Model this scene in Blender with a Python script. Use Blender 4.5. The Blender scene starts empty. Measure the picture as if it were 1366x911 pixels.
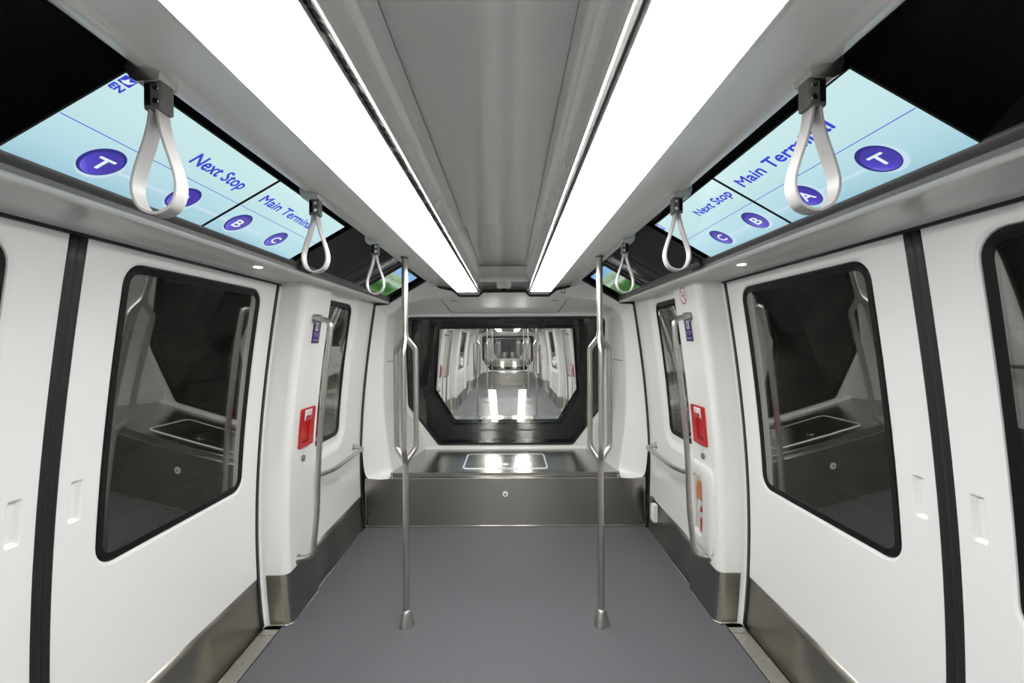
import bpy, math
from mathutils import Vector, Matrix

# ------------------------------------------------------------------ camera, world, exposure
sc = bpy.context.scene
col = sc.collection
cam_d = bpy.data.cameras.new('camera')
cam = bpy.data.objects.new('camera', cam_d)
col.objects.link(cam)
cam_d.sensor_width = 36.0
cam_d.lens = 620.0 / 1366.0 * 36.0
cam_d.shift_x = 4.0 / 1366.0
cam_d.shift_y = 1.5 / 1366.0
cam_d.clip_start = 0.02
cam.matrix_world = Matrix.Translation((0.04, 0, 1.62)) @ Matrix.Rotation(math.pi/2, 4, 'X') @ Matrix.Rotation(-0.0053, 4, 'Z')
sc.camera = cam
w = bpy.data.worlds.new('world'); sc.world = w; w.use_nodes = True
w.node_tree.nodes['Background'].inputs[0].default_value = (0.010, 0.012, 0.014, 1)
w.node_tree.nodes['Background'].inputs[1].default_value = 1.0
sc.view_settings.view_transform = 'Standard'
sc.view_settings.look = 'None'
sc.view_settings.gamma = 1.0
sc.view_settings.exposure = 0.0
sc.view_settings.use_curve_mapping = False
sc.cycles.max_bounces = 12
sc.cycles.transparent_max_bounces = 24
sc.cycles.glossy_bounces = 6
sc.cycles.diffuse_bounces = 5
LIGHT_STRENGTH = 16.2

PI = math.pi
YC = -1.165            # middle of our car
PITCH = 13.765         # distance to the next car's middle
YB = 2*YC - 4.07       # rear seam of our car
YF = 4.07

# ------------------------------------------------------------------ materials
def new_mat(name):
    m = bpy.data.materials.new(name); m.use_nodes = True
    return m, m.node_tree, m.node_tree.nodes['Principled BSDF']

def mat(name, color, rough=0.5, metal=0.0, coat=0.0, spec=0.5, noise=None, bump=0.0, bscale=60.0, sss=None):
    m, nt, b = new_mat(name)
    b.inputs['Base Color'].default_value = (*color, 1)
    b.inputs['Roughness'].default_value = rough
    b.inputs['Metallic'].default_value = metal
    b.inputs['Specular IOR Level'].default_value = spec
    b.inputs['Coat Weight'].default_value = coat
    b.inputs['Coat Roughness'].default_value = 0.08
    if noise:
        scale, amt, stretch = noise
        tc = nt.nodes.new('ShaderNodeTexCoord'); mp = nt.nodes.new('ShaderNodeMapping')
        mp.inputs['Scale'].default_value = stretch
        n = nt.nodes.new('ShaderNodeTexNoise'); n.inputs['Scale'].default_value = scale; n.inputs['Detail'].default_value = 4
        nt.links.new(tc.outputs['Object'], mp.inputs[0]); nt.links.new(mp.outputs[0], n.inputs['Vector'])
        r = nt.nodes.new('ShaderNodeValToRGB')
        r.color_ramp.elements[0].position = 0.3; r.color_ramp.elements[1].position = 0.7
        r.color_ramp.elements[0].color = (*[c*(1-amt) for c in color], 1)
        r.color_ramp.elements[1].color = (*[min(1, c*(1+amt)) for c in color], 1)
        nt.links.new(n.outputs['Fac'], r.inputs[0]); nt.links.new(r.outputs[0], b.inputs['Base Color'])
        if bump:
            bp = nt.nodes.new('ShaderNodeBump'); bp.inputs['Strength'].default_value = bump; bp.inputs['Distance'].default_value = 0.001
            nt.links.new(n.outputs['Fac'], bp.inputs['Height']); nt.links.new(bp.outputs[0], b.inputs['Normal'])
    return m

def emit(name, color, strength=1.0, rough=0.3):
    m, nt, b = new_mat(name)
    b.inputs['Base Color'].default_value = (0.02, 0.02, 0.02, 1)
    b.inputs['Roughness'].default_value = rough
    b.inputs['Emission Color'].default_value = (*color, 1)
    b.inputs['Emission Strength'].default_value = strength
    return m

def glass(name, tint, f0=0.04, rough=0.0):
    m = bpy.data.materials.new(name); m.use_nodes = True
    nt = m.node_tree; nt.nodes.clear()
    out = nt.nodes.new('ShaderNodeOutputMaterial'); mix = nt.nodes.new('ShaderNodeMixShader')
    tr = nt.nodes.new('ShaderNodeBsdfTransparent'); gl = nt.nodes.new('ShaderNodeBsdfGlossy')
    tr.inputs[0].default_value = (*tint, 1); gl.inputs['Roughness'].default_value = rough
    gl.inputs['Color'].default_value = (1, 1, 1, 1)
    lw = nt.nodes.new('ShaderNodeLayerWeight'); lw.inputs['Blend'].default_value = 0.5
    pw = nt.nodes.new('ShaderNodeMath'); pw.operation = 'POWER'; pw.inputs[1].default_value = 5
    ma = nt.nodes.new('ShaderNodeMath'); ma.operation = 'MULTIPLY_ADD'; ma.inputs[1].default_value = 1-f0; ma.inputs[2].default_value = f0
    nt.links.new(lw.outputs['Facing'], pw.inputs[0]); nt.links.new(pw.outputs[0], ma.inputs[0])
    nt.links.new(ma.outputs[0], mix.inputs[0]); nt.links.new(tr.outputs[0], mix.inputs[1]); nt.links.new(gl.outputs[0], mix.inputs[2])
    nt.links.new(mix.outputs[0], out.inputs[0])
    return m

def srgb(r, g, b):
    f = lambda c: (c/255/12.92) if c/255 <= 0.04045 else ((c/255+0.055)/1.055)**2.4
    return (f(r), f(g), f(b))

M = {}
M['white'] = mat('white_moulding', (0.83, 0.83, 0.815), 0.28, coat=0.25)
M['door_white'] = mat('door_white_paint', (0.80, 0.80, 0.80), 0.38, coat=0.1)
M['ceil'] = mat('ceiling_grey_white', (0.62, 0.62, 0.605), 0.24, coat=0.4)
M['ceil_mid'] = mat('ceiling_satin_panel', (0.64, 0.64, 0.63), 0.20, coat=0.8, spec=0.9)
M['ceil_panel'] = mat('ceiling_side_panel', (0.64, 0.64, 0.625), 0.32, coat=0.2)
M['steel'] = mat('brushed_steel', (0.52, 0.505, 0.475), 0.33, 1.0, noise=(30, 0.06, (1, 1, 1)))
M['steel_kick'] = mat('kick_plate_steel', (0.40, 0.385, 0.345), 0.30, 1.0, noise=(14, 0.10, (1, 1, 30)))
M['steel_front_lit'] = mat('kick_steel_lit_front', (0.56, 0.53, 0.46), 0.34, 1.0, noise=(14, 0.08, (1, 1, 30)))  # same steel as the inner plate, lightened for the white its front reflects
M['steel_dark'] = mat('bench_front_steel', (0.42, 0.405, 0.37), 0.22, 1.0, noise=(12, 0.10, (1, 1, 40)))
M['steel_tray'] = mat('bench_top_steel', (0.52, 0.52, 0.50), 0.20, 1.0, noise=(12, 0.04, (1, 20, 1)))
M['steel_bright'] = mat('polished_edge', (0.80, 0.80, 0.77), 0.2, 1.0)
M['skirt'] = mat('skirting_steel', (0.31, 0.305, 0.295), 0.33, 1.0, noise=(14, 0.08, (1, 1, 30)))
M['alu'] = mat('threshold_aluminium', (0.55, 0.54, 0.50), 0.40, 0.85, noise=(40, 0.08, (1, 1, 1)))
M['floor'] = mat('grey_vinyl_floor', (0.118, 0.122, 0.133), 0.50, spec=0.35, noise=(260, 0.20, (1, 1, 1)), bump=0.15)
M['frit_gloss'] = mat('glazed_black_border', (0.006, 0.006, 0.007), 0.03, spec=0.6)
M['rubber'] = mat('black_rubber', (0.012, 0.012, 0.014), 0.45)
M['blackgloss'] = mat('black_gloss_glass', (0.004, 0.004, 0.005), 0.07, spec=0.07)
M['darkbar'] = mat('dark_grey_trim', (0.075, 0.075, 0.078), 0.30)
M['greygloss'] = mat('dark_grey_gloss_plastic', (0.045, 0.045, 0.050), 0.16, spec=0.5)
M['frit'] = mat('black_window_border', (0.008, 0.008, 0.009), 0.35, spec=0.2)
M['black'] = mat('matt_black', (0.006, 0.006, 0.007), 0.8, spec=0.05)
M['plastic_grey'] = mat('grey_plastic', (0.11, 0.11, 0.105), 0.4)
M['strap'] = mat('light_grey_strap', (0.37, 0.365, 0.365), 0.38)
M['red'] = mat('red_plastic', (0.52, 0.010, 0.012), 0.28, coat=0.4)
M['red_dark'] = mat('deep_red_plastic', (0.34, 0.006, 0.006), 0.35)
M['orange'] = mat('orange_cover', (0.68, 0.22, 0.08), 0.5, noise=(30, 0.15, (1, 1, 1)))
M['paper'] = mat('white_print', (0.82, 0.82, 0.82), 0.5)
M['purple'] = mat('purple_print', (0.050, 0.018, 0.14), 0.4)
M['lilac'] = mat('lilac_print', (0.35, 0.28, 0.55), 0.4)
M['redprint'] = mat('red_print', (0.50, 0.03, 0.04), 0.4)
M['greyprint'] = mat('grey_print', (0.30, 0.30, 0.30), 0.5)
M['line'] = mat('panel_gap', (0.16, 0.16, 0.155), 0.6)
M['concrete'] = mat('tunnel_concrete', (0.30, 0.30, 0.27), 0.8, noise=(3, 0.3, (1, 1, 1)))
M['glass_clear'] = glass('clear_glass', (0.985, 0.99, 0.985), 0.045)
M['glass_tint'] = glass('tinted_glass', (0.62, 0.64, 0.60), 0.25)
M['glass_front'] = glass('end_window_glass', (0.975, 0.98, 0.975), 0.035)
M['blue'] = emit('screen_blue', srgb(55, 62, 205))
M['navy'] = emit('screen_navy', srgb(40, 35, 130))
M['scr_white'] = emit('screen_white', srgb(225, 240, 250))
M['scr_line'] = emit('screen_route_line', srgb(196, 220, 234))
M['scr_pale'] = emit('screen_pale', srgb(178, 210, 228))
M['down'] = emit('downlight_lens', (1.0, 0.95, 0.85), 14)

m, nt, b = new_mat('ceiling_light_diffuser')
b.inputs['Base Color'].default_value = (0.8, 0.8, 0.8, 1)
b.inputs['Emission Color'].default_value = (1.0, 0.985, 0.95, 1)
b.inputs['Emission Strength'].default_value = LIGHT_STRENGTH
M['light'] = m

def uv_ramp(name, stops, axis='V', tilt=0.0, noise=0.0, nscale=(3, 3, 3), strength=1.0):
    m, nt, b = new_mat(name)
    b.inputs['Base Color'].default_value = (0.01, 0.01, 0.01, 1); b.inputs['Roughness'].default_value = 0.12
    uv = nt.nodes.new('ShaderNodeUVMap'); sp = nt.nodes.new('ShaderNodeSeparateXYZ')
    nt.links.new(uv.outputs[0], sp.inputs[0])
    ma = nt.nodes.new('ShaderNodeMath'); ma.operation = 'MULTIPLY_ADD'; ma.inputs[1].default_value = tilt
    nt.links.new(sp.outputs[0], ma.inputs[0]); nt.links.new(sp.outputs[1], ma.inputs[2])
    last = ma.outputs[0]
    if noise:
        mp = nt.nodes.new('ShaderNodeMapping'); mp.inputs['Scale'].default_value = nscale
        n = nt.nodes.new('ShaderNodeTexNoise'); n.inputs['Scale'].default_value = 1.0; n.inputs['Detail'].default_value = 3
        nt.links.new(uv.outputs[0], mp.inputs[0]); nt.links.new(mp.outputs[0], n.inputs['Vector'])
        m2 = nt.nodes.new('ShaderNodeMath'); m2.operation = 'MULTIPLY_ADD'; m2.inputs[1].default_value = noise
        nt.links.new(n.outputs['Fac'], m2.inputs[0]); nt.links.new(last, m2.inputs[2]); last = m2.outputs[0]
    r = nt.nodes.new('ShaderNodeValToRGB'); cr = r.color_ramp
    while len(cr.elements) < len(stops): cr.elements.new(0.5)
    for e, (p, c) in zip(cr.elements, stops):
        e.position = p; e.color = (*srgb(*c), 1)
    nt.links.new(last, r.inputs[0]); nt.links.new(r.outputs[0], b.inputs['Emission Color'])
    b.inputs['Emission Strength'].default_value = strength
    return m
# V = 0 at the lower (window) edge, 1 at the upper edge
M['scr_bg'] = uv_ramp('route_screen_picture', [(0.0, (140, 178, 205)), (0.10, (160, 203, 216)), (0.28, (176, 215, 225)), (0.48, (186, 222, 230)), (0.75, (196, 228, 231)), (1.0, (200, 231, 233))],
                      tilt=0.0, noise=0.16, nscale=(1.5, 4, 1))
M['scr_marker'] = uv_ramp('route_marker_blue', [(0.0, (150, 195, 235)), (0.25, (120, 120, 225)), (0.5, (84, 72, 200)), (1.0, (70, 60, 165))], tilt=0.9)
M['scr_grass'] = uv_ramp('landscape_picture', [(0.0, (28, 62, 20)), (0.18, (52, 104, 34)), (0.36, (40, 84, 28)), (0.50, (58, 112, 46)), (0.58, (168, 190, 178)), (0.72, (120, 150, 108)), (0.85, (150, 178, 150)), (0.93, (120, 170, 215))],
                         noise=0.25, nscale=(2, 9, 1))

def brushed(m, direction, amount):
    nt = m.node_tree; b = nt.nodes['Principled BSDF']; b.inputs['Anisotropic'].default_value = amount
    c = nt.nodes.new('ShaderNodeCombineXYZ')
    for i in range(3): c.inputs[i].default_value = direction[i]
    nt.links.new(c.outputs[0], b.inputs['Tangent'])
brushed(M['steel_dark'], (0, 0, 1), 0.8)
brushed(M['steel_tray'], (0, 1, 0), 0.6)

# ------------------------------------------------------------------ mesh helpers
class MB:
    def __init__(self): self.v = []; self.f = []; self.uv = None
    def add(self, pts): i = len(self.v); self.v += [tuple(p) for p in pts]; return i
    def grid(self, rows, flip=False, closed=False):
        n = len(rows[0]); i0 = self.add([p for r in rows for p in r])
        for i in range(len(rows)-1):
            for j in range(n if closed else n-1):
                a = i0+i*n+j; b = i0+i*n+(j+1) % n; c = b+n; d = a+n
                self.f.append((a, d, c, b) if flip else (a, b, c, d))
        return self
    def face(self, pts, flip=False):
        i = self.add(pts); k = list(range(i, i+len(pts)))
        self.f.append(tuple(k[::-1] if flip else k)); return self
    def box(self, x0, x1, y0, y1, z0, z1):
        if x0 > x1: x0, x1 = x1, x0
        if y0 > y1: y0, y1 = y1, y0
        if z0 > z1: z0, z1 = z1, z0
        i = self.add([(x, y, z) for z in (z0, z1) for y in (y0, y1) for x in (x0, x1)])
        for q in ((0, 2, 3, 1), (4, 5, 7, 6), (0, 1, 5, 4), (2, 6, 7, 3), (0, 4, 6, 2), (1, 3, 7, 5)):
            self.f.append(tuple(i+k for k in q))
        return self
    def obox(self, mtx, sx, sy, sz):
        i = self.add([mtx @ Vector((x, y, z)) for z in (-sz/2, sz/2) for y in (-sy/2, sy/2) for x in (-sx/2, sx/2)])
        for q in ((0, 2, 3, 1), (4, 5, 7, 6), (0, 1, 5, 4), (2, 6, 7, 3), (0, 4, 6, 2), (1, 3, 7, 5)):
            self.f.append(tuple(i+k for k in q))
        return self
    def tube(self, path, r, n=16, caps=True):
        P = [Vector(p) for p in path]
        R = r if isinstance(r, (list, tuple)) else [r]*len(P)
        T = []
        for i in range(len(P)):
            T.append((P[min(i+1, len(P)-1)]-P[max(i-1, 0)]).normalized())
        up = Vector((0, 0, 1)) if abs(T[0].z) < 0.9 else Vector((0, 1, 0))
        N = (up - T[0]*up.dot(T[0])).normalized(); rows = []
        for i in range(len(P)):
            N = (N - T[i]*N.dot(T[i])).normalized(); B = T[i].cross(N)
            rows.append([P[i] + (N*math.cos(2*PI*k/n) + B*math.sin(2*PI*k/n))*R[i] for k in range(n)])
        self.grid(rows, closed=True, flip=False)
        if caps:
            self.face(rows[0], flip=True); self.face(rows[-1])
        return self
    def prism(self, pts, axis, a0, a1):
        """closed polygon pts swept along an axis: 'y' -> pts are (x,z); 'x' -> (y,z); 'z' -> (x,y)"""
        def mk(p, a):
            return (p[0], a, p[1]) if axis == 'y' else (a, p[0], p[1]) if axis == 'x' else (p[0], p[1], a)
        area = sum(pts[i][0]*pts[(i+1) % len(pts)][1]-pts[(i+1) % len(pts)][0]*pts[i][1] for i in range(len(pts)))
        if area < 0: pts = pts[::-1]
        flip = (axis == 'y')
        if a0 > a1: a0, a1 = a1, a0
        A = [mk(p, a0) for p in pts]; B = [mk(p, a1) for p in pts]
        self.grid([A, B], closed=True, flip=flip)
        self.face(A, flip=not flip); self.face(B, flip=flip)
        return self

def smooth_path(P, n=6):
    P = [Vector(p) for p in P]; out = []
    for i in range(len(P)-1):
        p0 = P[max(i-1, 0)]; p1 = P[i]; p2 = P[i+1]; p3 = P[min(i+2, len(P)-1)]
        for k in range(n):
            t = k/n
            out.append(0.5*((2*p1)+(p2-p0)*t+(2*p0-5*p1+4*p2-p3)*t*t+(3*p1-p0-3*p2+p3)*t**3))
    out.append(P[-1]); return out

def fillet_path(P, r, n=6):
    P = [Vector(p) for p in P]; out = [P[0]]
    for i in range(1, len(P)-1):
        a = (P[i-1]-P[i]); b = (P[i+1]-P[i]); d = min(r, a.length*0.49, b.length*0.49)
        a.normalize(); b.normalize(); A = P[i]+a*d; B = P[i]+b*d
        for k in range(n+1):
            t = k/n; out.append(A*(1-t)**2 + P[i]*2*t*(1-t) + B*t*t)
    out.append(P[-1]); return out

def obj(name, mb, m, parent=None, loc=None, smooth=35, bev=0.0, solid=0.0, seg=2):
    o0 = Vector(parent.location) if parent is not None and parent.type == 'EMPTY' else (Vector(parent['_o']) if parent is not None else Vector(loc or (0, 0, 0)))
    me = bpy.data.meshes.new(name)
    me.from_pydata([tuple(Vector(v)-o0) for v in mb.v], [], mb.f)
    if mb.uv:
        ul = me.uv_layers.new(name='UVMap')
        for li, l in enumerate(me.loops): ul.data[li].uv = mb.uv[l.vertex_index]
    me.materials.append(m)
    if smooth:
        me.shade_smooth(); me.set_sharp_from_angle(angle=math.radians(smooth))
    o = bpy.data.objects.new(name, me); col.objects.link(o)
    o['_o'] = list(o0)
    if parent is not None: o.parent = parent
    else: o.location = o0
    if solid:
        s = o.modifiers.new('thickness', 'SOLIDIFY'); s.thickness = solid; s.offset = -1
    if bev:
        b = o.modifiers.new('bevel', 'BEVEL'); b.width = bev; b.segments = seg; b.limit_method = 'ANGLE'; b.harden_normals = False
    return o

REG = []   # every top-level object of our car, with a short phrase for the copies
def thing(name, label, cat, loc=(0, 0, 0), group=None, short=None, full=False, kind=None, sym=None):
    o = bpy.data.objects.new(name, None); col.objects.link(o); o.empty_display_size = 0.05
    o.location = loc; o['label'] = label; o['category'] = cat
    if group: o['group'] = group
    if kind: o['kind'] = kind
    REG.append((o, short or label, full)); return o
def struct(name, mb, m, label, cat, short=None, full=False, **kw):
    o = obj(name, mb, m, **kw); o['kind'] = 'structure'; o['label'] = label; o['category'] = cat
    REG.append((o, short or label, full)); return o
def sgroup(name, label, cat, loc, short=None, full=False):
    return thing(name, label, cat, loc, short=short, full=full, kind='structure')

# ------------------------------------------------------------------ side profile of the body
def Xd(z):      # smooth cubic tumblehome
    z = max(z, 0.0)
    return ((0.015024*z + -0.113435)*z + 0.114225)*z + 1.368854
def W(s, off, y, z): return (s*(Xd(z)+off), y, z)      # a point on the side, off = outward from the door skin

def round_poly(pts, r, n=6):
    out = []; N = len(pts)
    for i in range(N):
        p = Vector(pts[i]); a = (Vector(pts[i-1])-p); b = (Vector(pts[(i+1) % N])-p)
        rr = r[i] if isinstance(r, (list, tuple)) else r
        ang = a.angle(b); d = min(rr/math.tan(ang/2), a.length*0.49, b.length*0.49)
        a.normalize(); b.normalize(); A = p+a*d; B = p+b*d
        R = d*math.tan(ang/2)
        c = p+(a+b).normalized()*(R/math.sin(ang/2))
        va = A-c; vb = B-c; th = va.angle(vb)
        for k in range(n+1):
            t = k/n
            v = (va*math.sin((1-t)*th)+vb*math.sin(t*th))/math.sin(th) if th > 1e-4 else va
            q = c+v; out.append((q.x, q.y))
    return out
def densify(loop, maxlen):
    out = []; N = len(loop)
    for i in range(N):
        a = Vector(loop[i]); b = Vector(loop[(i+1) % N]); k = max(1, math.ceil((b-a).length/maxlen))
        for j in range(k): q = a.lerp(b, j/k); out.append((q.x, q.y))
    return out
def grow_loop(loop, g):
    N = len(loop); out = []
    for i in range(N):
        a = Vector(loop[i-1]); p = Vector(loop[i]); b = Vector(loop[(i+1) % N])
        d1 = (p-a); d2 = (b-p)
        if d1.length < 1e-9: d1 = d2
        if d2.length < 1e-9: d2 = d1
        d1 = d1.normalized(); d2 = d2.normalized()
        n1 = Vector((d1.y, -d1.x)); n2 = Vector((d2.y, -d2.x)); n = (n1+n2).normalized()
        k = 1/max(0.5, n.dot(n1)); q = p+n*g*k; out.append((q.x, q.y))
    return out      # CCW loop: outward growth
def rect_ray(loop, rect):
    x0, x1, y0, y1 = rect; cx = sum(p[0] for p in loop)/len(loop); cy = sum(p[1] for p in loop)/len(loop); out = []
    for p in loop:
        dx, dy = p[0]-cx, p[1]-cy
        t = min([((x1 if dx > 0 else x0)-cx)/dx if abs(dx) > 1e-9 else 1e9, ((y1 if dy > 0 else y0)-cy)/dy if abs(dy) > 1e-9 else 1e9])
        out.append([cx+dx*t, cy+dy*t])
    for c in ((x0, y0), (x1, y0), (x1, y1), (x0, y1)):
        k = min(range(len(out)), key=lambda i: (out[i][0]-c[0])**2+(out[i][1]-c[1])**2); out[k] = list(c)
    return [tuple(p) for p in out]
def lerp_loop(a, b, t): return [(p[0]*(1-t)+q[0]*t, p[1]*(1-t)+q[1]*t) for p, q in zip(a, b)]

def holed_panel(mb, fn, rect, loop, steps, rings=7, flip=False):
    """fn(u, v, off) -> point; rect outer, loop = hole; steps: [(grow, off), ...] from the flush lip inwards"""
    first = grow_loop(loop, steps[0][0]); outer = rect_ray(first, rect)
    rows = [[fn(u, v, 0) for u, v in lerp_loop(outer, first, k/rings)] for k in range(rings+1)]
    for g, off in steps:
        rows.append([fn(u, v, off) for u, v in grow_loop(loop, g)])
    mb.grid(rows, closed=True, flip=flip); return mb
def filled_loop(mb, fn, loop, off, rings=8, flip=False):
    cx = sum(p[0] for p in loop)/len(loop); cy = sum(p[1] for p in loop)/len(loop)
    rows = [[fn(cx+(u-cx)*(1-k/rings), cy+(v-cy)*(1-k/rings), off) for u, v in loop] for k in range(rings)]
    rows.append([fn(cx, cy, off)]*len(loop))
    mb.grid(rows, closed=True, flip=flip); return mb
def pane_sheet(mb, fn, loop, off, flip=False, n=44):
    z0 = min(p[1] for p in loop); z1 = max(p[1] for p in loop); rows = []
    for i in range(n+1):
        z = z0 + (z1-z0)*(0.5-0.5*math.cos(PI*i/n)); z = min(max(z, z0+1e-5), z1-1e-5); xs = []
        for j in range(len(loop)):
            p, q = loop[j], loop[(j+1) % len(loop)]
            if (p[1]-z)*(q[1]-z) <= 0 and p[1] != q[1]: xs.append(p[0]+(q[0]-p[0])*(z-p[1])/(q[1]-p[1]))
        rows.append([fn(min(xs), z, off), fn(max(xs), z, off)])
    mb.grid(rows, flip=flip); return mb
def ring_strip(mb, fn, seq, loop, flip=False):
    mb.grid([[fn(u, v, off) for u, v in grow_loop(loop, g)] for g, off in seq], closed=True, flip=flip); return mb
def rrect(y0, y1, z0, z1, r, maxlen=0.04):
    return densify(round_poly([(y0, z0), (y1, z0), (y1, z1), (y0, z1)], r), maxlen)
def zs(a, b, n=20): return [a+(b-a)*i/n for i in range(n+1)]
def plan_sheet(mb, s, plan, z0, z1, nz=20):
    """plan = [(off, y)...] going +y; normal faces inward"""
    mb.grid([[W(s, o, y, z) for o, y in plan] for z in zs(z0, z1, nz)], flip=(s > 0)); return mb
def side_fn(s, base=0.0):
    return lambda u, v, off: W(s, base+off, u, v)

SIDE = {-1: 'left', 1: 'right'}
ZK = 0.290          # top of the stainless kick plates
ZL = 1.975          # underside of the ledge over the doors

# ------------------------------------------------------------------ floor, ceiling, ledge, cove (full length)
mb = MB(); mb.box(-1.27, 1.27, YB+0.02, YF+0.02, -0.04, 0.0)
struct('floor', mb, M['floor'], 'speckled blue-grey vinyl floor of the car', 'floor', short='grey vinyl floor', full=True)

# ceiling: recessed middle panel with rounded beads, outer panels with lips
root = sgroup('ceiling', 'pale grey ceiling with recessed middle panel between the light strips', 'ceiling', (0, YC, 2.1), short='pale grey ceiling', full=True)
def sweep_y(mb, prof, y0, y1, flip=False, ny=1):
    mb.grid([[(x, y0+(y1-y0)*k/ny, z) for x, z in prof] for k in range(ny+1)], flip=flip); return mb
def mid_prof():
    half = [(0.0, 2.100), (0.10, 2.0995), (0.155, 2.097), (0.170, 2.094), (0.182, 2.084), (0.189, 2.068), (0.194, 2.056), (0.199, 2.051), (0.204, 2.051), (0.214, 2.058), (0.2205, 2.066), (0.221, 2.09)]
    return [(-x, z) for x, z in half[::-1]][:-1] + half
mb = MB(); sweep_y(mb, mid_prof(), 2*YC-3.42, 3.42)
for sgn, ye, yf in ((1, 3.42, 4.05), (-1, 2*YC-3.42, 2*YC-4.05)):
    # rounded end: the recess climbs down to a flat plate
    rows = []
    for k in range(7):
        a = k/6*PI/2
        y = ye+sgn*0.05*math.sin(a)
        rows.append([(x, y, z if z < 2.080 or abs(x) > 0.206 else z-(z-2.080)*(1-math.cos(a))) for x, z in mid_prof()])
    rows.append([(x, yf, min(z, 2.080) if abs(x) <= 0.206 else z) for x, z in mid_prof()])
    mb.grid(rows, flip=(sgn < 0))
obj('middle_panel', mb, M['ceil_mid'], root, solid=-0.01)
for s in (-1, 1):
    prof = [(s*x, z) for x, z in [(0.393, 2.09), (0.394, 2.064), (0.399, 2.058), (0.408, 2.062), (0.425, 2.078), (0.45, 2.093), (0.48, 2.102), (0.53, 2.111), (0.565, 2.116), (0.580, 2.1165), (0.586, 2.112), (0.598, 2.110), (0.612, 2.111), (0.620, 2.115), (0.626, 2.122), (0.629, 2.14), (0.635, 2.25)]]
    mb = MB(); sweep_y(mb, prof, YB+0.03, YF-0.02, flip=(s < 0))
    obj('side_panel', mb, M['ceil_panel'], root, solid=-0.01)
mb = MB()
for yj in (2.9, 0.55): mb.box(-0.17, 0.17, yj, yj+0.003, 2.0965, 2.101)
for s in (-1, 1): mb.box(s*0.140, s*0.1412, 2*YC-3.4, 3.4, 2.0968, 2.1)
obj('panel_joint', mb, M['line'], root)
mb = MB()
y = 2*YC-3.9
while y < 3.9:
    for k in range(4):
        mb.face([(-0.2218, y+k*0.0262, 2.0600), (-0.2218, y+k*0.0262+0.022, 2.0600), (-0.2110, y+k*0.0262+0.022, 2.0530), (-0.2110, y+k*0.0262, 2.0530)])
    y += 0.128
g = obj('vent_slots', mb, M['black'], root, smooth=0)

for s in (-1, 1):
    L = thing('ceiling_light', 'long glowing white light strip running along the %s half of the ceiling' % SIDE[s], 'ceiling light', (s*0.329, YC, 2.07), group='ceiling light strips', short='%s white ceiling light strip' % SIDE[s], full=True)
    pts = [(s*x, z) for x, z in [(0.2262, 2.09), (0.2238, 2.048), (0.2248, 2.0440), (0.230, 2.0430), (0.384, 2.0430), (0.3892, 2.0440), (0.3902, 2.048), (0.3878, 2.09)]]
    mb = MB(); mb.prism(pts, 'y', 2*YC-3.87, 3.87)
    obj('diffuser', mb, M['light'], L, smooth=50)
    for xa, xb in ((0.2222, 0.2236), (0.3904, 0.3918)):  # thin rails added to keep the diffuser's side glow off bead and slots
        mb = MB(); mb.box(s*xa, s*xb, 2*YC-3.87, 3.87, 2.0500, 2.09); obj('added_shade_rail', mb, M['ceil'], L)
    for yy, d in ((3.87, 1), (2*YC-3.87, -1)):
        mb = MB(); mb.box(s*0.214, s*0.400, yy, yy+d*0.03, 2.034, 2.09)
        obj('end_cap', mb, M['rubber'], L, bev=0.006)

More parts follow.
